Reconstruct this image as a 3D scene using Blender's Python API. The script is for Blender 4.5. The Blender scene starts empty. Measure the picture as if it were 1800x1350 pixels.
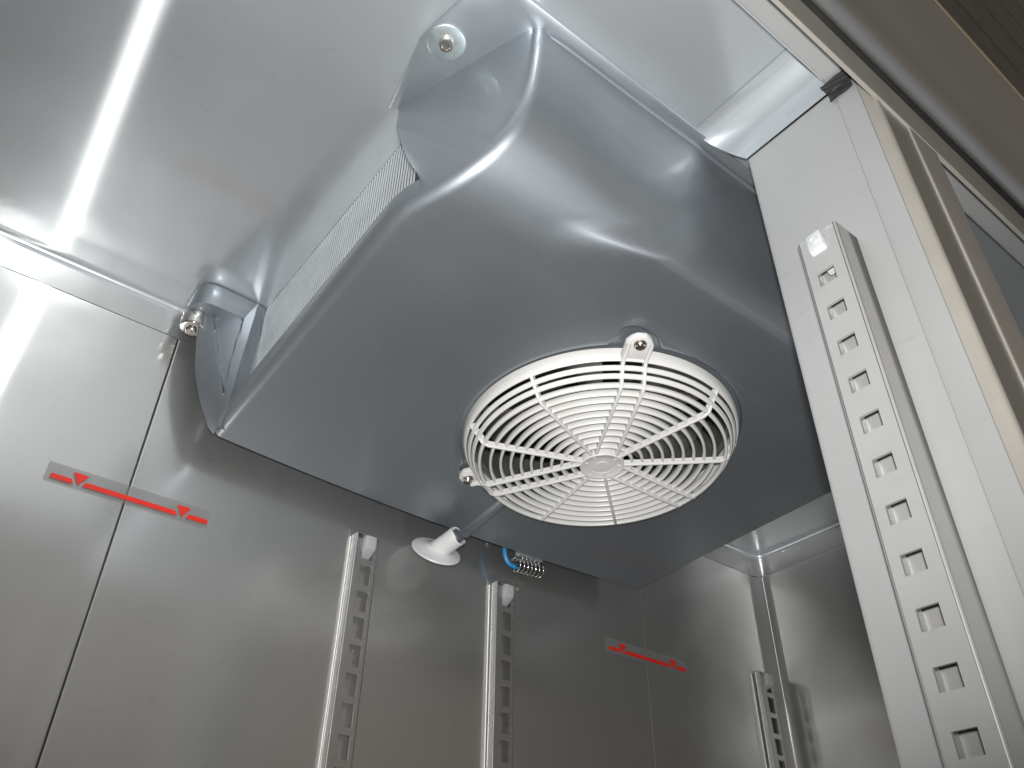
import bpy, bmesh, math, random
import numpy as np
from mathutils import Vector, Matrix
random.seed(7)

# ------------------------------------------------------------------ camera, world, flash, exposure
K = 0.8                       # one drawing unit = 0.8 m (camera to back wall)
CZ = 1.30                     # camera height above the room floor
scene = bpy.context.scene
YAW, PITCH, ROLL, FPX = 0.65559711, 0.64766151, 0.01514044, 1460.43
_f = np.array([math.sin(YAW)*math.cos(PITCH), math.cos(YAW)*math.cos(PITCH), math.sin(PITCH)])
_r = np.array([math.cos(YAW), -math.sin(YAW), 0.0]); _u = np.cross(_r, _f)
CR = math.cos(ROLL)*_r + math.sin(ROLL)*_u
CU = -math.sin(ROLL)*_r + math.cos(ROLL)*_u
cd = bpy.data.cameras.new('camera'); cam = bpy.data.objects.new('camera', cd)
scene.collection.objects.link(cam)
cd.sensor_width = 36.0; cd.lens = 36.0*FPX/1800.0; cd.clip_start = 0.01; cd.clip_end = 100
m4 = Matrix(((CR[0], CU[0], -_f[0], 0), (CR[1], CU[1], -_f[1], 0), (CR[2], CU[2], -_f[2], CZ), (0, 0, 0, 1)))
cam.matrix_world = m4
scene.camera = cam

w = bpy.data.worlds.new('World'); scene.world = w; w.use_nodes = True
bgn = w.node_tree.nodes['Background']
# dim room outside the cabinet: cool floor, brownish walls, plain ceiling (one smooth vertical gradient)
_wn, _wl = w.node_tree.nodes, w.node_tree.links
_tc = _wn.new('ShaderNodeTexCoord'); _sx = _wn.new('ShaderNodeSeparateXYZ'); _mr = _wn.new('ShaderNodeMapRange'); _cr = _wn.new('ShaderNodeValToRGB')
_mr.inputs['From Min'].default_value = -1; _mr.inputs['From Max'].default_value = 1
_wl.new(_tc.outputs['Generated'], _sx.inputs[0]); _wl.new(_sx.outputs['Z'], _mr.inputs['Value']); _wl.new(_mr.outputs['Result'], _cr.inputs['Fac'])
_e = _cr.color_ramp.elements
_e[0].position = .22; _e[0].color = (.26, .275, .285, 1)
_e[1].position = .46; _e[1].color = (.155, .130, .104, 1)
_q = _e.new(.75); _q.color = (.14, .125, .105, 1)
_wl.new(_cr.outputs['Color'], bgn.inputs[0]); bgn.inputs[1].default_value = 1.0

fl = bpy.data.lights.new('camera_flash', 'SPOT'); flo = bpy.data.objects.new('camera_flash', fl)
scene.collection.objects.link(flo)
fl.energy = 41.0; fl.spot_size = math.radians(102); fl.spot_blend = 1.0; fl.shadow_soft_size = 0.011; fl.color = (1.0, 0.985, 0.965)
flo.rotation_euler = (m4.to_3x3() @ Matrix.Rotation(math.radians(8.5), 3, 'X') @ Matrix.Rotation(math.radians(-1.5), 3, 'Y')).to_euler()
flo.location = Vector((CU*0.034 + CR*0.003).tolist()) + Vector((0, 0, CZ))

vs = scene.view_settings
vs.view_transform = 'Standard'; vs.look = 'None'; vs.exposure = 0.0; vs.gamma = 1.0; vs.use_curve_mapping = False
scene.render.resolution_x = 1024; scene.render.resolution_y = 768

# ------------------------------------------------------------------ helpers
def W(p): return (p[0]*K, p[1]*K, p[2]*K + CZ)

class MB:
    def __init__(s): s.v = []; s.f = []
    def add(s, vs, fs):
        o = len(s.v); s.v += [tuple(map(float, p)) for p in vs]; s.f += [tuple(i+o for i in q) for q in fs]; return s
    def grid(s, rows, closed=False, flip=False):
        n = len(rows); m = len(rows[0]); V = [p for r in rows for p in r]; F = []
        for i in range(n-1):
            for j in range(m if closed else m-1):
                a, b, c, d = i*m+j, i*m+(j+1) % m, (i+1)*m+(j+1) % m, (i+1)*m+j
                F.append((d, c, b, a) if flip else (a, b, c, d))
        return s.add(V, F)
    def box(s, a, b):
        (x0, y0, z0), (x1, y1, z1) = a, b
        V = [(x0,y0,z0),(x1,y0,z0),(x1,y1,z0),(x0,y1,z0),(x0,y0,z1),(x1,y0,z1),(x1,y1,z1),(x0,y1,z1)]
        return s.add(V, [(0,3,2,1),(4,5,6,7),(0,1,5,4),(1,2,6,5),(2,3,7,6),(3,0,4,7)])
    def tube(s, path, r, n=10, caps=True):
        P = [np.array(p, float) for p in path]; R = r if hasattr(r, '__len__') else [r]*len(P)
        rows = []; up = None
        for i, p in enumerate(P):
            t = P[min(i+1, len(P)-1)] - P[max(i-1, 0)]; t /= np.linalg.norm(t)
            if up is None:
                up = np.array([0, 0, 1.0]) if abs(t[2]) < .9 else np.array([1.0, 0, 0])
            a = up - t*np.dot(up, t); a /= np.linalg.norm(a); up = a; b = np.cross(t, a)
            rows.append([p + R[i]*(math.cos(q)*a + math.sin(q)*b) for q in np.linspace(0, 2*math.pi, n, endpoint=False)])
        s.grid(rows, True)
        if caps:
            o = len(s.v) - len(rows)*n
            s.f.append(tuple(o+i for i in reversed(range(n)))); s.f.append(tuple(o+(len(rows)-1)*n+i for i in range(n)))
        return s
    def lathe(s, prof, C, ax, e1, n=48, caps=False):
        C = np.array(C, float); ax = np.array(ax, float); e1 = np.array(e1, float); e2 = np.cross(ax, e1)
        rows = [[C + ax*h + r*(math.cos(t)*e1 + math.sin(t)*e2) for t in np.linspace(0, 2*math.pi, n, endpoint=False)] for r, h in prof]
        return s.grid(rows, True)
    def prism(s, poly, d):
        n = len(poly); d = np.array(d, float); V = [np.array(p, float) for p in poly]; V += [p + d for p in V[:n]]
        F = [tuple(range(n))[::-1], tuple(range(n, 2*n))] + [(i, (i+1) % n, n+(i+1) % n, n+i) for i in range(n)]
        return s.add(V, F)

def build(name, mb, mat, parent=None, smooth=None, bevel=0, streak=None, grain=None, local=False, kind=None, fix=True, segs=2, orient=None):
    """mb in drawing units; local=True keeps the parent's frame."""
    me = bpy.data.meshes.new(name)
    me.from_pydata([(p[0]*K, p[1]*K, p[2]*K) if local else W(p) for p in mb.v], [], mb.f)
    bm = bmesh.new(); bm.from_mesh(me)
    if fix or bevel:
        bmesh.ops.remove_doubles(bm, verts=bm.verts, dist=1e-5)
    if fix: bmesh.ops.recalc_face_normals(bm, faces=bm.faces)
    if orient is not None:
        c0 = Vector(W(orient)); bm.normal_update()
        fl2 = [f for f in bm.faces if f.normal.dot(f.calc_center_median()-c0) < 0]
        bmesh.ops.reverse_faces(bm, faces=fl2)
    if bevel:
        es = [e for e in bm.edges if len(e.link_faces) == 2 and e.calc_face_angle(0) > 0.5]
        bmesh.ops.bevel(bm, geom=es, offset=bevel*K, segments=segs, profile=0.5, affect='EDGES', clamp_overlap=True)
    if streak is not None:
        uv = bm.loops.layers.uv.new('UVMap'); su = Vector(streak); sv = Vector(grain)
        for fc in bm.faces:
            for lp in fc.loops:
                lp[uv].uv = (lp.vert.co.dot(su), lp.vert.co.dot(sv))
    bm.to_mesh(me); bm.free()
    if smooth is not None:
        me.polygons.foreach_set('use_smooth', [True]*len(me.polygons))
        me.set_sharp_from_angle(angle=math.radians(smooth))
    me.materials.append(mat)
    o = bpy.data.objects.new(name, me); scene.collection.objects.link(o)
    if parent is not None:
        o.parent = parent
        if not local: o.matrix_parent_inverse = parent.matrix_world.inverted() if parent.type == 'EMPTY' and False else Matrix.Translation(-PW[parent.name])
    PW[o.name] = Vector((0, 0, 0)) if not local else Vector((0, 0, 0))
    if kind: o['kind'] = kind
    return o
PW = {}
def thing(name, label, cat, base, group=None):
    o = bpy.data.objects.new(name, None); scene.collection.objects.link(o)
    o.empty_display_size = .05; o.location = W(base); PW[o.name] = Vector(W(base))
    o['label'] = label; o['category'] = cat
    if group: o['group'] = group
    return o

# ------------------------------------------------------------------ materials
def nodes(name):
    m = bpy.data.materials.new(name); m.use_nodes = True
    return m, m.node_tree.nodes, m.node_tree.links, m.node_tree.nodes['Principled BSDF']
def noise(N, L, scale, vec_scale=(1, 1, 1), detail=4, rough=.55):
    tc = N.new('ShaderNodeTexCoord'); mp = N.new('ShaderNodeMapping'); mp.inputs['Scale'].default_value = vec_scale
    nz = N.new('ShaderNodeTexNoise'); nz.inputs['Scale'].default_value = scale; nz.inputs['Detail'].default_value = detail
    nz.inputs['Roughness'].default_value = rough
    L.new(tc.outputs['Object'], mp.inputs['Vector']); L.new(mp.outputs['Vector'], nz.inputs['Vector'])
    return nz
def ramp(N, L, src, a, b, lo=0., hi=1.):
    r = N.new('ShaderNodeMapRange'); r.inputs['From Min'].default_value = lo; r.inputs['From Max'].default_value = hi
    r.inputs['To Min'].default_value = a; r.inputs['To Max'].default_value = b
    L.new(src, r.inputs['Value']); return r.outputs['Result']
def mixcol(N, L, fac, a, b):
    m = N.new('ShaderNodeMix'); m.data_type = 'RGBA'; m.inputs['A'].default_value = (*a, 1); m.inputs['B'].default_value = (*b, 1)
    L.new(fac, m.inputs['Factor']); return m.outputs['Result']

def steel(name, col=(.66, .66, .65), rough=.33, aniso=.93, iso=.17, mix=.72, stretch=(3, 60, 60), broad=.34, cscale=6, brough=.6, wear=.86):
    """brushed stainless: a long-streak brushed lobe over a tighter mirror lobe, with faint smears and grain"""
    m, N, L, p = nodes(name)
    tg = N.new('ShaderNodeTangent'); tg.direction_type = 'UV_MAP'; tg.uv_map = 'UVMap'
    N.remove(p); p = N.new('ShaderNodeBsdfAnisotropic'); p.distribution = 'BECKMANN'; p.inputs['Anisotropy'].default_value = -aniso
    L.new(tg.outputs['Tangent'], p.inputs['Tangent'])
    q = N.new('ShaderNodeBsdfPrincipled'); q.inputs['Metallic'].default_value = 1
    n1 = noise(N, L, cscale, detail=6)
    ng = noise(N, L, 10, stretch, detail=3)
    c = mixcol(N, L, ramp(N, L, n1.outputs['Fac'], 0, 1, .3, .7), tuple(x*.93 for x in col), col)
    ns = noise(N, L, cscale*7, (1, 1, 2.5), detail=9, rough=.75)      # fine wipe marks and specks
    sm = N.new('ShaderNodeMix'); sm.data_type = 'RGBA'; sm.blend_type = 'MULTIPLY'; sm.inputs['B'].default_value = (wear, wear, wear*.98, 1)
    L.new(ramp(N, L, ns.outputs['Fac'], 0, 1, .60, .74), sm.inputs['Factor']); L.new(c, sm.inputs['A']); c = sm.outputs['Result']
    L.new(c, p.inputs['Color']); L.new(c, q.inputs['Base Color'])
    L.new(ramp(N, L, n1.outputs['Fac'], rough-.02, rough+.02, .3, .7), p.inputs['Roughness'])
    L.new(ramp(N, L, n1.outputs['Fac'], iso-.05, iso+.07, .3, .7), q.inputs['Roughness'])
    b = N.new('ShaderNodeBump'); b.inputs['Strength'].default_value = .03; b.inputs['Distance'].default_value = .0004
    L.new(ng.outputs['Fac'], b.inputs['Height'])
    L.new(b.outputs['Normal'], q.inputs['Normal'])
    mx = N.new('ShaderNodeMixShader'); mx.inputs['Fac'].default_value = mix
    L.new(p.outputs[0], mx.inputs[1]); L.new(q.outputs[0], mx.inputs[2])
    h = N.new('ShaderNodeBsdfPrincipled'); h.inputs['Metallic'].default_value = 1; h.inputs['Roughness'].default_value = brough
    if brough >= .8:
        N.remove(h); h = N.new('ShaderNodeBsdfDiffuse'); L.new(c, h.inputs['Color'])
    else: L.new(c, h.inputs['Base Color'])
    mx2 = N.new('ShaderNodeMixShader'); mx2.inputs['Fac'].default_value = broad
    L.new(mx.outputs[0], mx2.inputs[1]); L.new(h.outputs[0], mx2.inputs[2])
    L.new(mx2.outputs[0], N['Material Output'].inputs['Surface'])
    return m
def plain(name, col, rough, metal=0, var=.08, scale=30, coat=0, bump=0, spec=None, vec=(1, 1, 1)):
    m, N, L, p = nodes(name)
    n1 = noise(N, L, scale, vec, detail=5)
    L.new(mixcol(N, L, ramp(N, L, n1.outputs['Fac'], 0, 1, .3, .7), tuple(x*(1-var) for x in col), tuple(min(1, x*(1+var)) for x in col)), p.inputs['Base Color'])
    L.new(ramp(N, L, n1.outputs['Fac'], rough*.88, rough*1.12, .3, .7), p.inputs['Roughness'])
    p.inputs['Metallic'].default_value = metal
    if coat: p.inputs['Coat Weight'].default_value = coat; p.inputs['Coat Roughness'].default_value = .06
    if spec is not None: p.inputs['Specular IOR Level'].default_value = spec
    if bump:
        b = N.new('ShaderNodeBump'); b.inputs['Strength'].default_value = bump; b.inputs['Distance'].default_value = .001
        L.new(n1.outputs['Fac'], b.inputs['Height']); L.new(b.outputs['Normal'], p.inputs['Normal'])
    return m

M = {}
M['steel'] = steel('brushed_steel')
M['steel_ceil'] = steel('brushed_steel_ceiling', col=(.645, .675, .697), broad=.52, mix=.91, brough=.7, rough=.34, aniso=.91)  # bluish reflected light is put into the ceiling's steel colour
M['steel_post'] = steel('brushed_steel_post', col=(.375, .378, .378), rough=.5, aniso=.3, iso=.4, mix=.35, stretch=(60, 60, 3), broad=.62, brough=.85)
M['steel_front'] = steel('brushed_steel_front', col=(.58, .58, .57), rough=.34, aniso=.6, iso=.25, mix=.5, broad=.12)
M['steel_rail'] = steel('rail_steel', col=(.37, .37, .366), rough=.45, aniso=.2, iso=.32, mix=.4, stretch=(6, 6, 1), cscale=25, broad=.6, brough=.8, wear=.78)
M['steel_rail_back'] = steel('rail_steel_back', col=(.56, .555, .54), rough=.4, aniso=.3, iso=.25, mix=.5, stretch=(6, 6, 1), cscale=25, broad=.45, brough=.62)
M['beige'] = plain('beige_plastic', (.235, .222, .198), .42, var=.05)
M['black'] = plain('black_gap', (.012, .012, .012), .6)
M['tape'] = plain('black_tape', (.022, .023, .024), .55, bump=.5, scale=60)
M['white'] = plain('white_plastic', (.575, .572, .556), .36, var=.03, scale=14)
M['clip'] = plain('milky_plastic_clip', (.40, .42, .42), .3, var=.05, scale=40)
M['sleeve'] = plain('white_pvc', (.62, .63, .625), .42, var=.05, scale=25)
M['alu'] = plain('fin_aluminium', (.80, .84, .86), .38, metal=.7, var=.06, scale=40)
M['zinc'] = plain('zinc_washer', (.60, .68, .69), .32, metal=.85, var=.14, scale=55)
M['bolt'] = plain('bolt_steel', (.66, .60, .53), .22, metal=1, var=.1, scale=80)
M['chrome'] = plain('chrome', (.70, .68, .65), .12, metal=1)
M['blue'] = plain('blue_cable', (.02, .22, .46), .35)
M['red'] = plain('red_print', (.68, .022, .010), .4, var=.04)
M['shroud'] = plain('fan_shroud_grey', (.14, .14, .138), .4, metal=.5, var=.2)
M['dark'] = plain('dark_cavity', (.03, .031, .034), .5)
M['blade'] = plain('fan_blade_metal', (.42, .41, .40), .3, metal=.9, var=.15, scale=20)
M['motor'] = plain('motor_dark', (.05, .05, .052), .35, var=.2)
M['louvre'] = plain('louvre_dark', (.045, .042, .039), .4, metal=.4)

def paint():
    m, N, L, p = nodes('pearl_grey_paint')
    n1 = noise(N, L, 9, detail=6); fl_ = noise(N, L, 2600, detail=1)
    c = mixcol(N, L, ramp(N, L, fl_.outputs['Fac'], 0, 1, .35, .65), (.258, .283, .309), (.318, .346, .374))
    L.new(c, p.inputs['Base Color'])
    p.inputs['Metallic'].default_value = .88
    L.new(ramp(N, L, n1.outputs['Fac'], .50, .56, .3, .7), p.inputs['Roughness'])
    p.inputs['Coat Weight'].default_value = .5
    n3 = noise(N, L, 22, (1, 2.2, 1), detail=8, rough=.7)
    L.new(ramp(N, L, n3.outputs['Fac'], .12, .32, .58, .75), p.inputs['Coat Roughness'])
    p.inputs['Coat IOR'].default_value = 1.45
    b = N.new('ShaderNodeBump'); b.inputs['Strength'].default_value = .05; b.inputs['Distance'].default_value = .0005
    n2 = noise(N, L, 140, detail=2); L.new(n2.outputs['Fac'], b.inputs['Height']); L.new(b.outputs['Normal'], p.inputs['Coat Normal'])
    return m
M['paint'] = paint()
M['flange'] = plain('satin_flange', (.50, .54, .575), .40, metal=.9, var=.05, scale=12)
def film():
    m, N, L, p = nodes('clear_film')
    p.inputs['Base Color'].default_value = (.30, .30, .30, 1); p.inputs['Roughness'].default_value = .3
    p.inputs['Alpha'].default_value = .22
    return m
M['film'] = film()

# ------------------------------------------------------------------ cabinet numbers (drawing units, camera at the origin)
XL, XR = -.203, 1.449         # inner side walls
YB, YF = 1.0, .193            # back wall, inner front edge
ZS, ZC = .751, .803           # liner seam, ceiling
ZF = -1.05                    # floor
RC = .011
XM = .554                     # door post, inner face

def S(o, kind='structure'): o['kind'] = kind; return o

# ceiling liner: rounded pan with a skirt down to the seam
def rrect(x0, x1, y0, y1, r, n=7):
    P = []
    for cx, cy, a in ((x1-r, y1-r, 0), (x0+r, y1-r, 90), (x0+r, y0+r, 180), (x1-r, y0+r, 270)):
        for k in range(n):
            t = math.radians(a + 90*k/(n-1)); P.append((cx + r*math.cos(t), cy + r*math.sin(t)))
    return P
def dense(P, step=.05):
    out = []
    for i in range(len(P)):
        a = np.array(P[i]); b = np.array(P[(i+1) % len(P)]); n = max(1, int(np.linalg.norm(b-a)/step))
        out += [tuple(a + (b-a)*k/n) for k in range(n)]
    return out
mb = MB(); rows = []
R0 = .034
N_ = None
def loop(ins, z):
    return [(x, y, z) for x, y in rrect(XL+ins, XR-ins, YF+ins, YB-ins, R0-ins*.9)]
rows.append(loop(-.0030, ZS+.0008)); rows.append(loop(0, ZS+.0004)); rows.append(loop(0, ZS+.0020)); rows.append(loop(0, ZC-RC-.0015)); rows.append(loop(0, ZC-RC))
for k in range(1, 9):
    t = math.radians(90*k/8); rows.append(loop(RC*(1-math.cos(t)), ZC-RC+RC*math.sin(t)))
mb.grid(rows, True)
o0 = len(mb.v)-len(rows[0]); mb.f.append(tuple(o0+i for i in range(len(rows[0]))))
ceiling = S(build('ceiling', mb, M['steel_ceil'], smooth=50, streak=(0, 1, -1), grain=(1, 0, 0), fix=True))
ceiling.data.materials.append(M['steel'])
for pg in ceiling.data.polygons:
    if pg.center.z < W((0, 0, ZC-RC))[2] and abs(pg.normal.z) < .2: pg.material_index = 1
# cove piece that brings the ceiling down onto the door post
mb = MB(); rows = []
RP = .040
for k in range(0, 19):
    if k < 3: x, z = XM-.0015, ZS+.0004 + (ZC-RP-ZS)*k/3
    else:
        t = math.radians(90*(k-3)/15); x, z = XM-.0015-RP*(1-math.cos(t)), ZC-.0008-RP+RP*math.sin(t)
    ye = .302 + .036*min(1, (z-ZS)/(ZC-ZS))
    rows.append([(x, y, z) for y in np.linspace(YF+.0008, ye, 6)])
mb.grid(rows)
build('cove_strip', mb, M['steel_ceil'], ceiling, smooth=60, streak=(1, 0, -1), grain=(0, 1, 0))

# back wall: three sheet panels with folded vertical seams
wall_back = MB().box((XL, YB+.006, ZF), (XR, YB+.02, ZC+.02))
wall_back = S(build('wall_back', wall_back, M['dark']))
SEAM1, SEAM2 = .1755, 1.073
def panel(x0, x1):
    mb = MB(); n = 10; g = .0006
    prof = [(x0+g, YB+.0045), (x0+g+.0003, YB+.0006), (x0+g+.0012, YB), (x0+g+.0016, YB)] + [(x, YB) for x in np.linspace(x0+.02, x1-.02, n)] + [(x1-g-.0016, YB), (x1-g-.0012, YB), (x1-g-.0003, YB+.0006), (x1-g, YB+.0045)]
    zs = list(np.linspace(ZF, ZS-.004, 14)) + [ZS-.0018, ZS-.0008]
    rows = [[(x, y, z) for x, y in prof] for z in zs]
    rows.append([(x, YB+.0045, ZS-.001) for x, y in prof])
    mb.grid(rows)
    return build('panel', mb, M['steel'], wall_back, smooth=50, streak=(0, 0, 1), grain=(1, 0, 0))
panel(XL, SEAM1); panel(SEAM1, SEAM2)
# right-hand panel is bent round the corner on to the side wall
mb = MB(); g = .0006; RV = .026
prof = [(SEAM2+g, YB+.0045), (SEAM2+g+.0003, YB+.0006), (SEAM2+g+.0012, YB), (SEAM2+g+.0016, YB)] + [(x, YB) for x in np.linspace(SEAM2+.02, XR-RV, 6)]
for k in range(1, 9):
    t = math.radians(90*k/8); prof.append((XR-RV+RV*math.sin(t), YB-RV+RV*math.cos(t)))
prof.insert(len(prof)-8, (XR-RV-.001, YB)); prof += [(XR, y) for y in np.linspace(YB-RV-.001, YB-.10, 4)]
zs = list(np.linspace(ZF, ZS-.004, 14)) + [ZS-.0018, ZS-.0008]
mb.grid([[(x, y, z) for x, y in prof] for z in zs])
build('panel', mb, M['steel'], wall_back, smooth=50, streak=(0, 0, 1), grain=(1, -1, 0))
wr = MB().grid([[(XR, y, z) for y in np.linspace(.16, YB-.10, 5)] for z in (ZF, ZS-.0012)])
S(build('wall_right', wr, M['steel'], streak=(0, 0, 1), grain=(0, 1, 0)))
wl = MB().grid([[(XL, y, z) for y in np.linspace(.16, YB, 5)] for z in (ZF, ZS-.0012)])
S(build('wall_left', wl, M['steel'], streak=(0, 0, 1), grain=(0, 1, 0)))
fl_ = MB().grid([[(x, y, ZF) for x in (XL, XR)] for y in (.16, YB)])
S(build('floor', fl_, M['steel'], streak=(0, 1, 0), grain=(1, 0, 0)))

# door header: folded underside, beige thermal-break strip, gap and front fascia
header = S(build('door_header', MB().box((XL-.05, .1602, ZS+.004), (XR+.05, .1915, ZC+.03)), M['dark']))
mb = MB(); prof = [(YF-.0002, ZS+.006), (YF-.0004, ZS+.0015), (YF-.0012, ZS+.0004), (YF-.003, ZS), (.160, ZS)]
mb.grid([[(x, y, z) for y, z in prof] for x in np.linspace(XL-.05, XR+.05, 12)])
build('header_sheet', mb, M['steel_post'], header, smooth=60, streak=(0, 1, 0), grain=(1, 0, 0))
mb = MB(); prof = [(.1600, .7000), (.1600, .6985), (.1575, .6985), (.1562, .6990), (.1558, .7005), (.1558, .7020), (.1558, .7535), (.1558, .7550), (.1564, .7570), (.1585, .7580), (.1600, .7620)]
mb.grid([[(x, y, z) for y, z in prof] for x in np.linspace(XL-.05, XR+.05, 12)])
build('breaker_strip', mb, M['beige'], header, smooth=50)
build('shadow_gap', MB().box((XL-.05, .1495, ZS+.0135), (XR+.05, .1600, ZS+.05)), M['black'], header)
mb = MB(); prof = [(.1535, ZS+.030), (.1530, ZS+.012), (.1505, ZS+.0075), (.146, ZS+.0065), (.138, ZS+.010), (.131, ZS+.018), (.1265, ZS+.032), (.1250, ZS+.055)] + [(.1250, z) for z in np.linspace(ZS+.1, 1.195, 5)] + [(.1253, 1.2), (.1265, 1.203), (.131, 1.2035)]
mb.grid([[(x, y, z) for y, z in prof] for x in np.linspace(XL-.05, XR+2, 12)])
build('fascia_panel', mb, M['steel_front'], header, smooth=50, streak=(0, 0, 1), grain=(1, 0, 0))
M['glint'] = plain('warm_edge_glint', (.62, .50, .33), .3, metal=.8)  # gold colour paints the warm reflection on the fascia's top edge
build('edge_glint', MB().tube([(XL-.05, .1258, 1.2035), (XR+2, .1258, 1.2035)], .0030, 8), M['glint'], header, smooth=60)  # added rod that carries the painted edge reflection
build('vent_back', MB().box((XL-.05, .150, 1.16), (XR+3, .16, 6.0)), M['louvre'], header)
for k in range(5):
    z = (1.72, 2.15, 2.7, 3.4, 4.3)[k]
    mb = MB().grid([[(x, .150, z+.05), (x, .1475, z+.01), (x, .147, z-.004), (x, .1475, z-.014), (x, .150, z-.03)] for x in (XL-.05, XR+3)])
    build('louvre_slat', mb, M['louvre'], header, smooth=30)

# door post between the two openings
post = S(build('door_post', MB().box((XM+.004, .1615, ZF), (.654, .3005, ZS-.003)), M['dark']))
mb = MB(); prof = [(.655, .302), (XM+.003, .302), (XM+.0008, .3015), (XM, .2995), (XM, .2985), (XM, .196), (XM, .1932), (XM+.001, .1928)]
mb.grid([[(x, y, z) for x, y in prof] for z in np.linspace(ZF, ZS-.0016, 16)])
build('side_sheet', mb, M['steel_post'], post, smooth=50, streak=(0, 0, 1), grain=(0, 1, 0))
mb = MB(); prof = [(XM+.002, .1931), (XM-.0006, .1926), (XM-.0012, .191), (XM-.0012, .1705), (XM+.001, .1698)]
mb.grid([[(x, y, z) for x, y in prof] for z in np.linspace(ZF, ZS-.0012, 16)])
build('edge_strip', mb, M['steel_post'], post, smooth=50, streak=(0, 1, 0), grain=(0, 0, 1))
mb = MB(); prof = [(XM+.002, .1702), (XM-.0006, .1699), (XM-.0006, .1645), (XM+.0002, .1600), (XM+.0025, .1582), (XM+.006, .1582)]
mb.grid([[(x, y, z) for x, y in prof] for z in (ZF, ZS+.002)])
build('breaker_strip', mb, M['beige'], post, smooth=50)
build('front_sheet', MB().grid([[(x, .1588, z) for x in (XM+.005, .6085)] for z in np.linspace(ZF, ZS+.012, 6)]), M['steel_front'], post, streak=(0, 0, 1), grain=(1, 0, 0))
mb = MB(); prof = [(.6080, .1600), (.6080, .1575), (.6090, .1568), (.6100, .1568), (.6565, .1568), (.6575, .1568), (.659, .1575), (.659, .175)]
mb.grid([[(x, y, z) for x, y in prof] for z in (ZF, ZS+.002)])
build('breaker_strip', mb, M['beige'], post, smooth=50)
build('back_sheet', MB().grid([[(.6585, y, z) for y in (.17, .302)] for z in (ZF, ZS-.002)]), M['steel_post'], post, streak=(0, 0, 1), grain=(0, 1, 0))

# ------------------------------------------------------------------ cooling unit
unit = thing('cooling_unit', 'pearl grey ceiling mounted cooling unit with round white fan grille', 'cooling unit', (.63, .66, ZC))
X0L, X1R = .2405, 1.0145
def zpan(x, y):
    u = min(1, max(0, (x-.246)/.767))
    return .593 + .046*(.95-y) - .0125*4*u*(1-u)*max(0, min(1, (y-.47)/.48))**.7
PA, PB = np.array([.2322, .5136]), np.array([.2888, .3559])
DO = np.array([-(PA-PB)[1], (PA-PB)[0]]); DO /= np.linalg.norm(DO)      # outward normal of the slanted end (plan)
def xleft(y):
    a = .2430 - .0055*(.95-y)/.48
    t = (PA[1]-y)/(PA[1]-PB[1]); b = PA[0] + (PB[0]-PA[0])*t
    k = .0016; return (a+b)/2 + math.sqrt(((a-b)/2)**2 + k*k) - k*.5
RF = .0135
def cr(P, t):
    n = len(P)-1; i = min(int(t), n-1); f = t-i
    p0, p1, p2, p3 = (np.array(P[max(0, min(n, i+k))], float) for k in (-1, 0, 1, 2))
    return .5*((2*p1) + (p2-p0)*f + (2*p0-5*p1+4*p2-p3)*f*f + (3*p1-p0-3*p2+p3)*f**3)
SC = [(.470, .6151), (.449, .6168), (.430, .6206), (.4115, .6270), (.3935, .6378), (.375, .6560), (.359, .687), (.3515, .722), (.3475, .758), (.3455, .799)]
BA = [(.470, .6151), (.440, .6165), (.412, .6177), (.396, .6187), (.3868, .6206), (.3780, .6270), (.3672, .6490), (.3570, .6950), (.3495, .7470), (.3455, .799)]
XT = [.44, .44, .445, .455, .472, .496, .530, .560, .575, .556]
def sstep(a, b, x):
    t = min(1, max(0, (x-a)/(b-a))); return t*t*(3-2*t)
def front(x, s):
    a = cr(SC, s); b = cr(BA, s); i = min(int(s), 8); xt = XT[i] + (XT[i+1]-XT[i])*(s-i)
    wd = .026 + .075*(1-sstep(2.5, 5.6, s)); wgt = sstep(xt-wd*.8, xt+.006+wd*.12, x)
    dp = .0030*sstep(.33, .43, x)*sstep(4.2, 5.6, s)*(1-sstep(7.6, 9, s))
    a = a + np.array([dp, dp*.35])
    p = a + (b-a)*wgt
    return p
mb = MB()
def left_rows(P, Nn, o, n=9, RF=RF):
    return [P + RF*math.sin(t)*o - RF*(1-math.cos(t))*Nn for t in np.linspace(0, math.pi/2, n)]
# flat part, left strip with rounded edge and lip
FX0, FX1, FY0, FY1 = .455, .850, .470, .846
ys_flat = list(np.linspace(.95, FY1, 8)) + list(np.linspace(FY1, FY0, 20))[1:]
rows = []; lip = []
for y in ys_flat:
    xl = xleft(y); Nn = np.array([0, -.046, -1.0]); Nn /= np.linalg.norm(Nn)
    q = np.array([xl+RF, y, zpan(xl+RF, y)])
    fr = left_rows(q, Nn, np.array([-1.0, 0, 0]))
    rows.append(list(reversed(fr)) + [np.array([x, y, zpan(x, y)]) for x in np.linspace(xl+RF, FX0, 12)[1:]])
    lip.append((y, fr[-1]))
    if len(lip) == 1: EDGE0 = list(fr)
mb.grid(rows)
mb.grid([[(x, y, zpan(x, y)) for x in np.linspace(FX0, FX1, 20)] for y in np.linspace(.95, FY1, 8)])
mb.grid([[(x, y, zpan(x, y)) for x in np.linspace(FX1, X1R, 10)] + [(X1R, y, ZC-.003)] for y in ys_flat])
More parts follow.
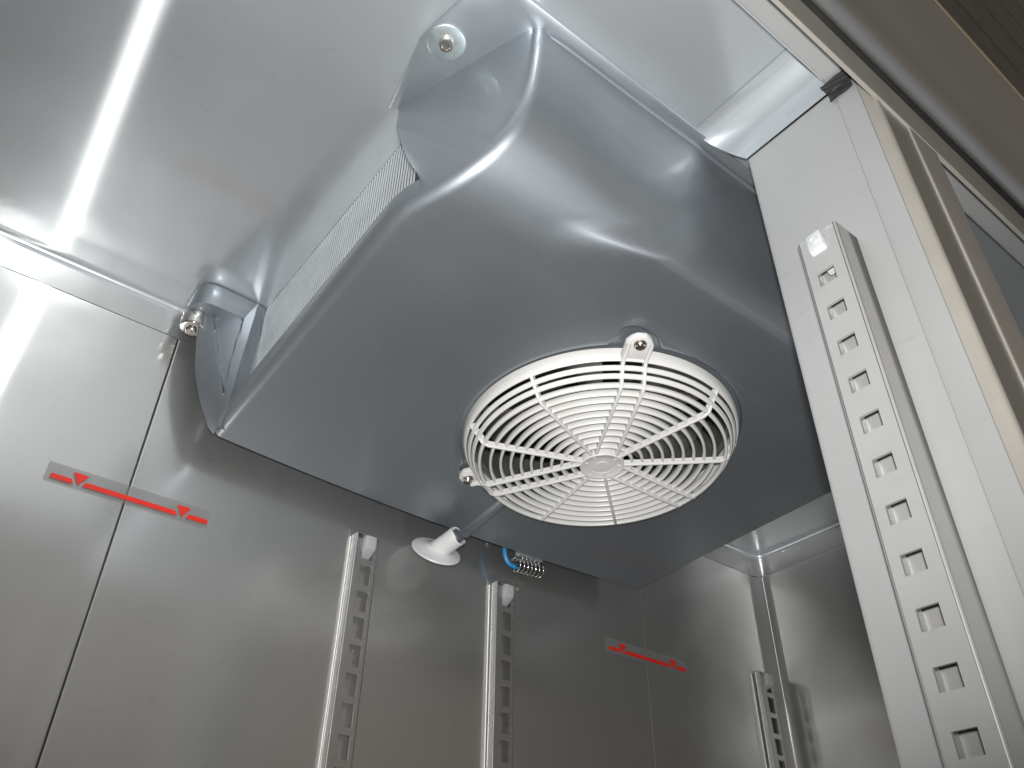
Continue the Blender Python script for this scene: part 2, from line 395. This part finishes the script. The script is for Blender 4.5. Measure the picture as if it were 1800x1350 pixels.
# front: scoop + steep front
ss = np.linspace(0, 9, 110); xs_r = list(np.linspace(0, 1, 120))
rows = []; edge = []
for s in ss:
    y0, z0 = front(.28, s); ya, za = front(.28, max(0, s-.05)); yb, zb = front(.28, min(9, s+.05))
    t = np.array([0, yb-ya, zb-za]); t /= np.linalg.norm(t); Nn = np.array([0, -t[2], t[1]])
    if Nn[2] > 0: Nn = -Nn
    if abs(t[1]) < 1e-9: Nn = np.array([0, -1.0, 0])
    if Nn[1] > 0 and Nn[2] > -.5: Nn = -Nn
    o = np.array([DO[0], DO[1], 0.0]); bl = sstep(0, 3, s); o = o*bl + np.array([-1.0, 0, 0])*(1-bl); o -= Nn*np.dot(o, Nn); o /= np.linalg.norm(o)
    xl = xleft(y0); RV_ = RF*(1-.35*sstep(4.5, 8, s)); q = np.array([xl+RV_, y0, z0])
    fr = left_rows(q, Nn, o, RF=RV_)
    row = list(reversed(fr))
    for a in xs_r[1:]:
        x = xl+RV_ + (X1R-xl-RV_)*(a**1.25)
        y, z = front(x, s); row.append(np.array([x, y, z]))
    rows.append(row); edge.append(fr[-1])
mb.grid(rows)
# lip that follows the intake
rows = []
for y, p in lip:
    h = zpan(X0L, y) + .032; x = p[0]
    rows.append([p, np.array([x-.0002, y, h-.004]), np.array([x+.0006, y, h-.001]), np.array([x+.0022, y, h]), np.array([x+.005, y, h-.0015]), np.array([x+.0062, y, h-.006]), np.array([x+.0075, y, h-.007]), np.array([x+.012, y, h-.006]), np.array([x+.0135, y, h-.001]), np.array([x+.016, y, h-.001]), np.array([x+.016, y, h-.03])])
mb.grid(rows)
# slanted end face, filled between the rounded edge and the jamb / ceiling line
J0 = np.array([lip[-1][1][0], .470, zpan(X0L, .470)+.032])
poly = [J0, np.array([.2375, .4790, .668]), np.array([.2350, .495, .705]), np.array([PA[0], PA[1], .760]), np.array([PA[0], PA[1], ZC-.002]), np.array([PB[0]-.002, PB[1]-.001, ZC-.002])]
L_ = [0.]
for a, b in zip(poly[:-1], poly[1:]): L_.append(L_[-1] + np.linalg.norm(b-a))
def pl(t):
    d = t*L_[-1]
    for i in range(len(poly)-1):
        if d <= L_[i+1] + 1e-9: return poly[i] + (poly[i+1]-poly[i])*(d-L_[i])/(L_[i+1]-L_[i])
    return poly[-1]
rows = []
n = len(edge)
for i, e in enumerate(edge):
    T = pl(min(1, (i/(n-1))**.85)); rows.append([e + (T-e)*a for a in np.linspace(0, 1, 12)])
mb.grid(rows)
# jamb return
jp = poly[:5-1]
mb.grid([[p, p+np.array([.0015, .0015, 0]), p+np.array([.022, .006, 0])] for p in jp])
# fan opening: from the square in the panel in to the rounded rim
FC = np.array([.6519, .6563, 0]); NA = np.array([0, -.046, -1.0]); NA /= np.linalg.norm(NA)
E1 = np.array([1.0, 0, 0]); E2 = np.cross(NA, E1); PH = 2.096
FCz = zpan(FC[0], FC[1]); FCB = np.array([FC[0], FC[1], FCz-.001])
def bumpf(t):
    b = 0
    for k in range(3):
        d = (t - (PH + k*2*math.pi/3) + math.pi) % (2*math.pi) - math.pi
        b = max(b, (1, .42, .1)[k]*(1 - sstep(.085, .17, abs(d))))
    return b
NT = 180; rows = []
cang = [math.atan2(-(yy-FC[1]), xx-FC[0]) % (2*math.pi) for xx in (FX0, FX1) for yy in (FY0, FY1)]
for t in sorted(list(np.linspace(0, 2*math.pi, NT, endpoint=False)) + cang):
    dx, dy = math.cos(t), -math.sin(t)       # E2 = -y in plan
    far = min((FX1-FC[0])/dx if dx > 1e-9 else ((FX0-FC[0])/dx if dx < -1e-9 else 9), (FY1-FC[1])/dy if dy > 1e-9 else ((FY0-FC[1])/dy if dy < -1e-9 else 9))
    r0 = .1865 + .0290*bumpf(t)
    col = []
    for r, dz in [(.168, .0075), (r0-.0042, .0070), (r0-.0036, .0060), (r0-.0028, .0040), (r0-.001, .0015), (r0+.001, .0002), (r0+.0035, -.0004), (r0+.007, -.0004), (r0+.010, 0)]:
        rr = min(r, far); x = FC[0]+dx*rr; y = FC[1]+dy*rr; col.append(np.array([x, y, zpan(x, y)+dz]))
    r1 = min(r0+.010, far)
    for k in range(1, 5):
        rr = r1 + (far-r1)*k/4; x = FC[0]+dx*rr; y = FC[1]+dy*rr; col.append(np.array([x, y, zpan(x, y)]))
    rows.append(col)
rows.append(rows[0]); mb.grid(rows)
# end cap of the rounded edge at the back corner
_fr = [rows_l for rows_l in EDGE0]
mb.add(_fr + [(_fr[-1][0], .95, zpan(X0L, .95)+.041), (.27, .95, zpan(X0L, .95)+.041), (.27, .95, zpan(.27, .95))], [tuple(range(len(_fr)+3))])
# back face
mb.grid([[(x, .95, zpan(x, .95)), (x, .9515, zpan(x, .95)+.0015), (x, .9515, ZC-.004)] for x in np.linspace(X0L+.02, X1R, 24)])
housing = build('housing', mb, M['paint'], unit, smooth=38, fix=True, orient=(.63, .66, .76))

# corner cheek at the back of the intake
Rc = [(.2440, .9495, .5925), (.2345, .950, .6005), (.2277, .950, .6115), (.2137, .950, .6371), (.1984, .950, .6769), (.189, .950, .7213), (.1835, .9505, .762), (.180, .951, ZC-.002)]
Fc = [(.2440, .9300, .5935), (.2410, .912, .6060), (.2400, .905, .6180), (.2398, .9015, .640), (.2412, .905, .680), (.2436, .910, .725), (.2458, .914, .765), (.2480, .918, ZC-.002)]
mb = MB(); rows = []
def tri_in(u, v, T):
    def sg(a, b): return (u-b[0])*(a[1]-b[1]) - (a[0]-b[0])*(v-b[1])
    d = [sg(T[0], T[1]), sg(T[1], T[2]), sg(T[2], T[0])]
    if min(d) >= 0 or max(d) <= 0:
        return min(abs(d[i])/math.hypot(T[i][0]-T[(i+1) % 3][0], T[i][1]-T[(i+1) % 3][1]) for i in range(3))
    return 0
TR = [(.22, 6.1), (.84, 6.1), (.76, 2.5)]
for k in np.linspace(0, 7, 90):
    a = cr(Rc, k); b = cr(Fc, k); row = []
    for u in np.linspace(0, 1, 50):
        p = a + (b-a)*u
        bulge = math.sin(math.pi*u)*.006
        d = tri_in(u, k/1.0*1.0, [(t[0], t[1]) for t in TR])
        dd = sstep(0, .05, d)*.0085 if d > 0 else 0
        p = p + np.array([-.45, -.80, 0])*bulge + np.array([.5, .86, 0])*dd
        row.append(p)
    row.append(b + np.array([.0015, .001, 0])); row.append(b + np.array([.016, .004, 0]))
    rows.append(row)
mb.grid(rows)
build('corner_cheek', mb, M['paint'], unit, smooth=35)

# lug arm on the ceiling with its bolt
path = [(.2485, .918), (.225, .9175), (.200, .9168), (.186, .9175), (.176, .9215), (.1695, .929), (.1668, .940), (.1662, .975)]
def arm_wall(zt, zb):
    mb = MB(); rows = []
    P = [np.array(p) for p in path]
    for i, p in enumerate(P):
        t = P[min(i+1, len(P)-1)]-P[max(0, i-1)]; t /= np.linalg.norm(t); nn = np.array([t[1], -t[0]])*-1
        q = p - nn*(-.003)
        zz = zb + (.012 if i > 4 else 0)
        rows.append([(p[0], p[1], zt), (p[0], p[1], zz+.003), (p[0]-nn[0]*.001, p[1]-nn[1]*.001, zz+.0008), (p[0]-nn[0]*.003, p[1]-nn[1]*.003, zz), (p[0]-nn[0]*.02, p[1]-nn[1]*.02, zz)])
    mb.grid(rows)
    return mb
def arm_solid():
    mb = MB(); prof = []
    plan = [(.2500, .918), (.225, .9175), (.200, .9168), (.186, .9175), (.176, .9215), (.1695, .929), (.1668, .940), (.1662, .972), (.172, .980), (.190, .980), (.197, .972), (.200, .953), (.2500, .953)]
    mb.prism([(x, y, .7655) for x, y in plan], (0, 0, ZC-.0015-.7655))
    return mb
build('mounting_lug', arm_solid(), M['paint'], unit, smooth=40, bevel=.0022)
mb = MB().lathe([(0, -.0), (.0165, 0), (.0172, .001), (.0172, .019), (.0160, .0215), (.0150, .022), (.0080, .022), (.0076, .0195), (0, .0195)], (.1800, .957, .7650), (0, 0, -1), (1, 0, 0), 28)
build('lug_nut', mb, M['chrome'], unit, smooth=40)
mb = MB().lathe([(0, 0), (.0062, 0), (.0062, .0065), (.0050, .0080), (.0028, .0080), (.0024, .0060), (0, .0060)], (.1800, .957, .7470), (0, 0, -1), (1, 0, 0), 18)
build('lug_bolt', mb, M['bolt'], unit, smooth=40)

# flange plate on the ceiling round the unit, with washer and bolt
plate = [(.2230, .3300), (1.02, .3300), (1.02, .3490), (.2960, .3490), (.2360, .5180), (.2245, .5230), (.2110, .4550), (.2060, .4300), (.2078, .4120), (.2130, .3800)]
mb = MB().prism([(x, y, ZC-.0008) for x, y in plate], (0, 0, -.0034))
build('mounting_flange', mb, M['flange'], unit, smooth=30, bevel=.0012)
lipc = [(.2345, .5165), (.2420, .4965), (.2560, .4580), (.2680, .4250), (.2795, .3935), (.2850, .3780), (.2895, .3660), (.2950, .3555), (.3040, .3490), (.3150, .3462), (.3300, .3450)]
lipc = [cr(lipc, t)[:2] for t in np.linspace(0, 10, 50)] + [(x, .3450) for x in np.linspace(.335, 1.012, 12)]
mb = MB().tube([(x+.0008, y+.0006, ZC-.0058) for x, y in lipc], .0042, 12)
build('top_lip', mb, M['paint'], unit, smooth=60)
wc = (.2298, .4188, ZC-.0040)
mb = MB().lathe([(.0050, 0), (.0192, 0), (.0202, .0006), (.0205, .0014), (.0201, .0022), (.0192, .0026), (.0070, .0026), (.0050, .0026)], wc, (0, 0, -1), (1, 0, 0), 40)
build('washer', mb, M['zinc'], unit, smooth=40)
mb = MB(); hexa = []
for r, h in ((.0073, .0026), (.0075, .0032), (.0075, .0072), (.0068, .0082), (.0046, .0084), (.0040, .0072), (.0001, .0070)):
    hexa.append([np.array(wc)+np.array([r*math.cos(a), r*math.sin(a), -h]) for a in np.linspace(0, 2*math.pi, 6 if 0 else 18, endpoint=False)])
mb.grid(hexa, True)
build('bolt', mb, M['bolt'], unit, smooth=40)

# fins of the evaporator (too fine to pick apart) and a dark box that paints the shade between them
mb = MB()
NFIN = 66
for k in range(NFIN):
    y = .517 + (.925-.517)*k/(NFIN-1)
    t = .0019; x0, x1 = .2620, .2650
    rows = []
    for z in np.linspace(.640, ZC-.0012, 9):
        dy = .0004*math.sin(z*420 + k*.2)
        rows.append([(x0+.0004, y+dy-t, z), (x0, y+dy-t*.5, z), (x0, y+dy+t*.5, z), (x0+.0004, y+dy+t, z), (x1, y+dy+t, z), (x1, y+dy-t, z)])
    mb.grid(rows, True)
build('fin_pack', mb, M['alu'], unit, kind='stuff', fix=False)
build('fin_end_plate', MB().box((.2575, .9270, .630), (.34, .9285, ZC-.001)), M['dark'], unit)
build('fin_gap_shade', MB().box((.2628, .50, .630), (.34, .93, ZC-.001)), M['dark'], unit)
mb = MB()
for j, z in enumerate((.690, .725, .758)):
    mb.tube([(.258, .926, z), (.245, .9305, z), (.256, .938, z+.004)], .0045, 8)
build('coil_bend', mb, M['bolt'], unit, smooth=60)

# drain channel moulded under the panel
mb = MB(); rows = []
for y in np.linspace(.80, .9505, 24):
    h = .0085*sstep(.79, .84, y); cx = .6375 + (y-.85)*.07
    rows.append([(cx + .0095*math.cos(a)*1.0, y, zpan(cx, y) + .0015 - max(.0005, h)*math.sin(a)) for a in np.linspace(0, math.pi, 12)])
mb.grid(rows)
build('drain_channel', mb, M['paint'], unit, smooth=60)

# fan cavity, motor and blades
mb = MB().lathe([(.1690, -.006), (.1650, -.008), (.1650, -.115), (.0, -.115)], FCB, NA, E1, 64)
build('fan_shroud', mb, M['shroud'], unit, smooth=30)
fan = build('fan_motor', MB().lathe([(0, -.012), (.030, -.012), (.038, -.016), (.042, -.026), (.042, -.10), (0, -.10)], FCB, NA, E1, 40), M['motor'], unit, smooth=40)
for k in range(5):
    a0 = PH + .35 + k*2*math.pi/5; rows = []
    for r in np.linspace(.040, .155, 9):
        row = []; half = .24 + .16*((r-.04)/.115)
        for q in np.linspace(-1, 1, 9):
            t = a0 + q*half + .25*(r-.04)/.115; hgt = -.042 - q*.017*(1 - .3*(r-.04)/.115) - .004*(q*q)
            row.append(FCB + NA*hgt + r*(math.cos(t)*E1 + math.sin(t)*E2))
        rows.append(row)
    build('fan_blade', MB().grid(rows), M['blade'], fan, smooth=60, fix=False)

# ------------------------------------------------------------------ fan grille
H = .0275; RS, RB = .1570, .1750
GB = FCB + NA*0.0045          # base plane of the grille
def gp(r, t, d): return GB + NA*d + r*(math.cos(t)*E1 + math.sin(t)*E2)
def ring(r, d, wdt, hgt, n=96, tilt=0.):
    """rounded rectangular ring; tilt leans the section along the cone side"""
    c, s_ = math.cos(tilt), math.sin(tilt); b = .0011
    sec = [(-wdt/2+b, -hgt/2), (wdt/2-b, -hgt/2), (wdt/2, -hgt/2+b), (wdt/2, hgt/2-b), (wdt/2-b, hgt/2), (-wdt/2+b, hgt/2), (-wdt/2, hgt/2-b), (-wdt/2, -hgt/2+b)]
    rows = []
    for a, z in sec + sec[:1]:
        rows.append([gp(r + a*c - z*s_, t, d + a*s_*0 + z*c + a*s_) for t in np.linspace(0, 2*math.pi, n, endpoint=False)])
    return MB().grid(rows, True)
mb = MB()
prof = [(.1725, -.012), (.1795, -.012), (.1795, -.004), (.1788, .0008), (.1772, .0042), (.1764, .0049), (.1752, .0046), (.1748, .002), (.1725, -.012)]
mb.grid([[gp(r, t, d) for t in np.linspace(0, 2*math.pi, 128, endpoint=False)] for r, d in prof], True)
grille = build('fan_grille', mb, M['white'], unit, smooth=45)
til = math.atan2(RB-RS, H)
build('ring', ring(.1716, .0112, .0030, .0064, tilt=til), M['white'], grille, smooth=45)
build('ring', ring(.1664, .0192, .0030, .0064, tilt=til), M['white'], grille, smooth=45)
build('ring', ring(.1580, .0260, .0042, .0075), M['white'], grille, smooth=45)
RH = .0255
for k in range(1, 10):
    build('ring', ring(RH + (RS-RH)*k/10, .0255, .0036, .0092), M['white'], grille, smooth=45)
def bar(pts, wd, ht, side):
    """bar along pts (r,d); side = lateral offset, axis angle t"""
    t, off = side
    dr = math.cos(t)*E1 + math.sin(t)*E2; la = -math.sin(t)*E1 + math.cos(t)*E2
    rows = []; P = [np.array(p) for p in pts]
    for i, (r, d) in enumerate(P):
        tn = P[min(i+1, len(P)-1)] - P[max(0, i-1)]; tn = tn/np.linalg.norm(tn); no = np.array([-tn[1], tn[0]])
        if no[1] < 0: no = -no
        c = GB + dr*r + NA*d + la*off; nv = dr*no[0] + NA*no[1]
        b = wd*.25
        sec = [(-wd/2, 0), (-wd/2, ht-b), (-wd/2+b, ht), (wd/2-b, ht), (wd/2, ht-b), (wd/2, 0)]
        rows.append([c + la*a + nv*(z-ht*.55) for a, z in sec])
    m = MB().grid(rows, True)
    return m
SP = [(RH-.006, .0290), (.06, .0290), (.11, .0290), (RS-.004, .0288), (RS+.0022, .0262), (.1655, .0165), (.1725, .0065), (.1745, .002)]
for k in range(9):
    t = PH + k*2*math.pi/9
    if k % 3 == 0:
        lo = (.008, -.006, -.016)[k//3]
        SPL = SP[:6] + [(.1735, .0070), (.181, .0040), (.197+lo, .0035)]
        for sgn in (-1, 1):
            build('spoke', bar(SPL, .0042, .0078, (t, sgn*.0132)), M['white'], grille, smooth=40)
        # fixing tab
        dr = math.cos(t)*E1 + math.sin(t)*E2; la = -math.sin(t)*E1 + math.cos(t)*E2
        out = [(.1745, -.0160), (.196, -.0160), (.2035, -.0110), (.2075, -.005), (.2075, .005), (.2035, .0110), (.196, .0160), (.1745, .0160)]
        pp = [GB + dr*(r+(lo if r > .18 else 0)) + la*s_ + NA*(-.005) for r, s_ in out]
        build('fixing_tab', MB().prism(pp, NA*.0075), M['white'], grille, smooth=40, bevel=.0014)
        C0 = GB + dr*(.1960+lo) + NA*.0022
        build('grille_screw', MB().lathe([(0, .0058), (.0026, .0056), (.0034, .0040), (.0058, .0050), (.0072, .0034), (.0078, .0010), (.0078, 0)], C0, NA, E1, 16), M['bolt'], grille, smooth=40)
    else:
        build('spoke', bar(SP, .0040, .0078, (t, 0)), M['white'], grille, smooth=40)
hub = [(0, .0318), (.009, .0318), (.0095, .0312), (.0165, .0312), (.0170, .0318), (.0235, .0318), (.0262, .0335), (.0278, .0335), (.0286, .0322), (.0286, .0225), (0, .0225)]
build('hub_cap', MB().lathe(hub, GB, NA, E1, 48), M['white'], grille, smooth=35)

# ------------------------------------------------------------------ drain pipe with loose white rosette
dC = np.array([.6020, .9612, .5412]); dA = np.array([.274, -.8941, .3543]); dA /= np.linalg.norm(dA)
e1 = np.cross(dA, [0, 0, 1.0]); e1 /= np.linalg.norm(e1)
drain = thing('drain_pipe', 'white plastic drain pipe stub with round rosette behind the grey cooling unit', 'drain pipe', tuple(dC))
_v = dC/np.linalg.norm(dC); _q = CR*.36 + CU*.93; _q = _q - _v*np.dot(_q, _v); _q /= np.linalg.norm(_q)
dN = -.40*_v + math.sqrt(1-.16)*_q            # the rosette hangs nearly level on the slanting pipe
f1 = np.cross(dN, [0, 1.0, 0]); f1 /= np.linalg.norm(f1)
mb = MB().lathe([(.0100, -.003), (.030, -.0025), (.0365, -.0008), (.0380, .0008), (.0372, .0026), (.030, .0042), (.0200, .0062), (.0165, .0085), (.0150, .010)], dC, dN, f1, 44)
build('rosette', mb, M['sleeve'], drain, smooth=50)
mb = MB(); rows = []
for hh, r in ((.000, .0158), (.010, .0152), (.024, .0148), (.036, .0150), (.0425, .0152), (.0438, .0146), (.0425, .0134), (.02, .0130)):
    row = []
    for i in range(32):
        t = 2*math.pi*i/32; wob = .0016*math.sin(3*t+.6)*(1 if hh > .04 else 0)
        e2 = np.cross(dA, e1); row.append(dC + dA*(hh+wob) + r*(math.cos(t)*e1 + math.sin(t)*e2))
    rows.append(row)
mb.grid(rows, True)
build('sleeve', mb, M['sleeve'], drain, smooth=50)
tA = dC - dA*.004
build('pipe', MB().tube([tuple(dC + dA*.046), tuple(dC), tuple(tA)], .0105, 20), M['paint'], drain, smooth=50)

# probe: blue cable and coil spring hanging from the back of the unit
probe = thing('temperature_probe', 'small wire coil spring with a blue cable hanging behind the unit', 'probe', (.78, .972, .59))
a = np.array([.7560, .970, .5700]); b = np.array([.8110, .970, .5745]); ax = (b-a)/np.linalg.norm(b-a)
u1 = np.array([0, 1.0, 0]); u2 = np.cross(ax, u1); P = []
for i in range(7*18+1):
    t = i/18*2*math.pi; P.append(a + (b-a)*i/(7*18) + .0112*(math.cos(t)*u1 + math.sin(t)*u2))
build('spring', MB().tube(P, .0013, 7), M['chrome'], probe, smooth=60)
build('spring_core', MB().tube([tuple(a+ax*.002), tuple(b)], .0055, 12), M['dark'], probe, smooth=60)
P = [cr([(.7390, .9650, .612), (.7365, .9690, .598), (.7375, .9710, .585), (.7420, .9720, .575), (.7490, .9720, .5685), (.7580, .971, .5670), (.766, .970, .568)], t) for t in np.linspace(0, 6, 30)]
build('cable', MB().tube(P, .0036, 10), M['blue'], probe, smooth=60)
build('bracket', MB().box((.752, .9515, .580), (.800, .9625, .598)), M['zinc'], probe, bevel=.001)

# ------------------------------------------------------------------ shelf rails (built in a local frame: s along the width, d out of the wall, h up)
def rail_mesh(wd, depth, hw, hh, pitch, first, length, lipw, hx0):
    """front face with square holes; d=0 at wall; returns builder in (s, d, h)"""
    mb = MB(); ss_ = [0, hx0, hx0+hw, wd]; top = 0.0; hs = [0.0]; h = -first
    while h > -length:
        hs += [h, h-hh]; h -= pitch
    hs.append(-length)
    th = .0025
    for i in range(len(hs)-1):
        z0, z1 = hs[i], hs[i+1]; hole = (i % 2 == 1)
        for j in range(3):
            if hole and j == 1: continue
            mb.add([(ss_[j], depth, z0), (ss_[j+1], depth, z0), (ss_[j+1], depth, z1), (ss_[j], depth, z1)], [(0, 1, 2, 3)])
        if hole:
            x0, x1 = ss_[1], ss_[2]; c = [(x0, z0), (x1, z0), (x1, z1), (x0, z1)]
            for q in range(4):
                p, r = c[q], c[(q+1) % 4]
                mb.add([(p[0], depth, p[1]), (r[0], depth, r[1]), (r[0], depth-th, r[1]), (p[0], depth-th, p[1])], [(0, 1, 2, 3)])
    # rounded shoulders and side webs
    for x, sg in ((0, -1), (wd, 1)):
        pr = [(x-sg*.0006, depth+.00005), (x, depth)] + [(x + sg*.0022*math.sin(t), depth-.0022*(1-math.cos(t))) for t in np.linspace(.3, math.pi/2, 5)] + [(x+sg*.0022, depth-.0028), (x+sg*.0024, depth*.5), (x+sg*.0024, 0)]
        mb.grid([[(p[0], p[1], z) for p in pr] for z in (0, -length)])
    # top closing web
    mb.add([(-.0024, 0, 0), (wd+.0024, 0, 0), (wd+.0022, depth-.0022, 0), (wd, depth, 0), (0, depth, 0), (-.0022, depth-.0022, 0)], [(0, 1, 2, 3, 4, 5)])
    # inner back wall
    mb.add([(0, .0016, 0), (wd, .0016, 0), (wd, .0016, -length), (0, .0016, -length)], [(0, 1, 2, 3)])
    return mb
def clip_mesh(x0, x1, z0, z1, d0, d1):
    mb = MB(); zz = z0 + (z1-z0)*.62
    rows = [[(x0, d0, z0), (x1, d0, z0), (x1, d0, z1), (x0, d0, z1)],
            [(x0, d1, z0), (x1, d1, z0), (x1, d1-.001, zz), (x0, d1-.001, zz)]]
    mb.grid(rows, True); mb.f.append((4, 5, 6, 7)); mb.f.append((3, 2, 1, 0))
    return mb
def button_mesh(cx, cz, d):
    return MB().lathe([(.0030, 0), (.0034, .0005), (.0040, .0005), (.0044, 0)], (cx, d, cz), (0, 1, 0), (1, 0, 0), 18)
GR = 'perforated shelf rails'
def make_rail(label, base, ax_s, ax_d, prm, clip, mat='steel_rail'):
    t = thing('shelf_rail', label, 'shelf rail', base, GR)
    S_, D_ = np.array(ax_s, float), np.array(ax_d, float)
    def tr(mb):
        mb.v = [tuple(S_*p[0] + D_*p[1] + np.array([0, 0, p[2]])) for p in mb.v]; return mb
    c = build('channel', tr(rail_mesh(*prm)), M[mat], t, smooth=45, streak=(0, 0, 1), grain=(1, 1, 0), local=True)
    k = build('clip', tr(clip_mesh(*clip)), M['clip'], t, smooth=30, bevel=.0016, local=True)
    b = build('clip_stud', tr(button_mesh((clip[0]+clip[1])/2, clip[2]+(clip[3]-clip[2])*.3, clip[5]-.0004)), M['clip'], k, smooth=40, local=True)
    return t
# rails on the back wall: wall plane y = 1, width to +x, out of the wall to -y
BL = (.0330, .0145, .0178, .0285, .03765, .0085, .85, 0, .0100)
rA = make_rail('perforated steel rail between the red marked sheet seam and the drain rosette', (.4850, 1.0, .5448), (1, 0, 0), (0, -1, 0), BL, (.0102, .0276, -.0030, -.0320, .004, .0225), 'steel_rail_back')
def copy_tree(o, dx, dz, label):
    r = o.copy(); scene.collection.objects.link(r); r.location = o.location + Vector((dx*K, 0, dz*K)); r['label'] = label; PW[r.name] = r.location.copy()
    for ch in list(o.children):
        c = ch.copy(); scene.collection.objects.link(c); c.parent = r
        for g in list(ch.children):
            d = g.copy(); scene.collection.objects.link(d); d.parent = c
    return r
copy_tree(rA, .2505, -.004, 'perforated steel rail right below the blue cable and coil spring')
copy_tree(rA, .8915, -.010, 'perforated steel rail standing close beside the rounded inner corner of the cabinet')
BR = (.0350, .0330, .0160, .0153, .0377, .0059, .95, 0, .0104)
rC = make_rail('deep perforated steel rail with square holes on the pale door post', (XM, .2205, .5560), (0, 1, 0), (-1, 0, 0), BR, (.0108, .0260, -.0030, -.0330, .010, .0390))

# ------------------------------------------------------------------ load line stickers
def sticker(x0, label):
    t = thing('load_line_sticker', label, 'sticker', (x0, YB, .49))
    y = YB-.0022; L = .2000
    def strip(a, b, z0, z1, sk0=0, sk1=0):
        return MB().prism([(x0+a, y, z0), (x0+b, y, z0), (x0+b+sk1, y, z1), (x0+a+sk0, y, z1)], (0, -.0007, 0))
    build('film', MB().prism([(x0-.003, YB-.0004, .4885), (x0+.194, YB-.0004, .4885), (x0+.194, YB-.0004, .5130), (x0-.003, YB-.0004, .5130)], (0, -.0016, 0)), M['film'], t)
    build('stripe', strip(.0030, .0290, .4925, .4985, 0, -.0030), M['red'], t)
    build('stripe', strip(.0390, .1540, .4930, .4990, .0030, -.0030), M['red'], t)
    build('stripe', strip(.1650, .1925, .4935, .4995, .0030, 0), M['red'], t)
    for cx in (.0345, .1600):
        build('arrow', MB().prism([(x0+cx, y, .4930), (x0+cx+.0088, y, .5078), (x0+cx-.0088, y, .5078)], (0, -.0007, 0)), M['red'], t)
    return t
sticker(.0850, 'red load line sticker with two arrows across the seam below the chrome lug nut')
sticker(.9810, 'red load line sticker with two arrows across the seam below the unit, near the corner')

# black tape at the join of header and post
tape = MB()
tp = [(.5330, .1735), (.5335, .1960), (.5560, .1960), (.5560, .1735)]
rows = []
for i, x in enumerate(np.linspace(.5385, .5515, 8)):
    rows.append([(x, y, ZS-.0030 - .0008*math.sin(i*2.1+y*300)) for y in np.linspace(.1705, .1985, 9)])
for i, z in enumerate(np.linspace(ZS-.004, ZS-.0165, 7)):
    rows.append([(XM-.0024-.0007*math.sin(i*1.7+y*250), y, z) for y in np.linspace(.1725-.0*i, .1980, 9)])
tape.grid(rows)
V0 = list(tape.v); n0 = len(V0)
tape.v += [(v[0]+.0016, v[1], v[2]+.0018) for v in V0]; tape.f += [tuple(reversed([i+n0 for i in f])) for f in list(tape.f)]
tt = build('tape', tape, M['tape'], smooth=60, fix=False)
tt['label'] = 'piece of black tape over the corner where header meets door post'; tt['category'] = 'tape'
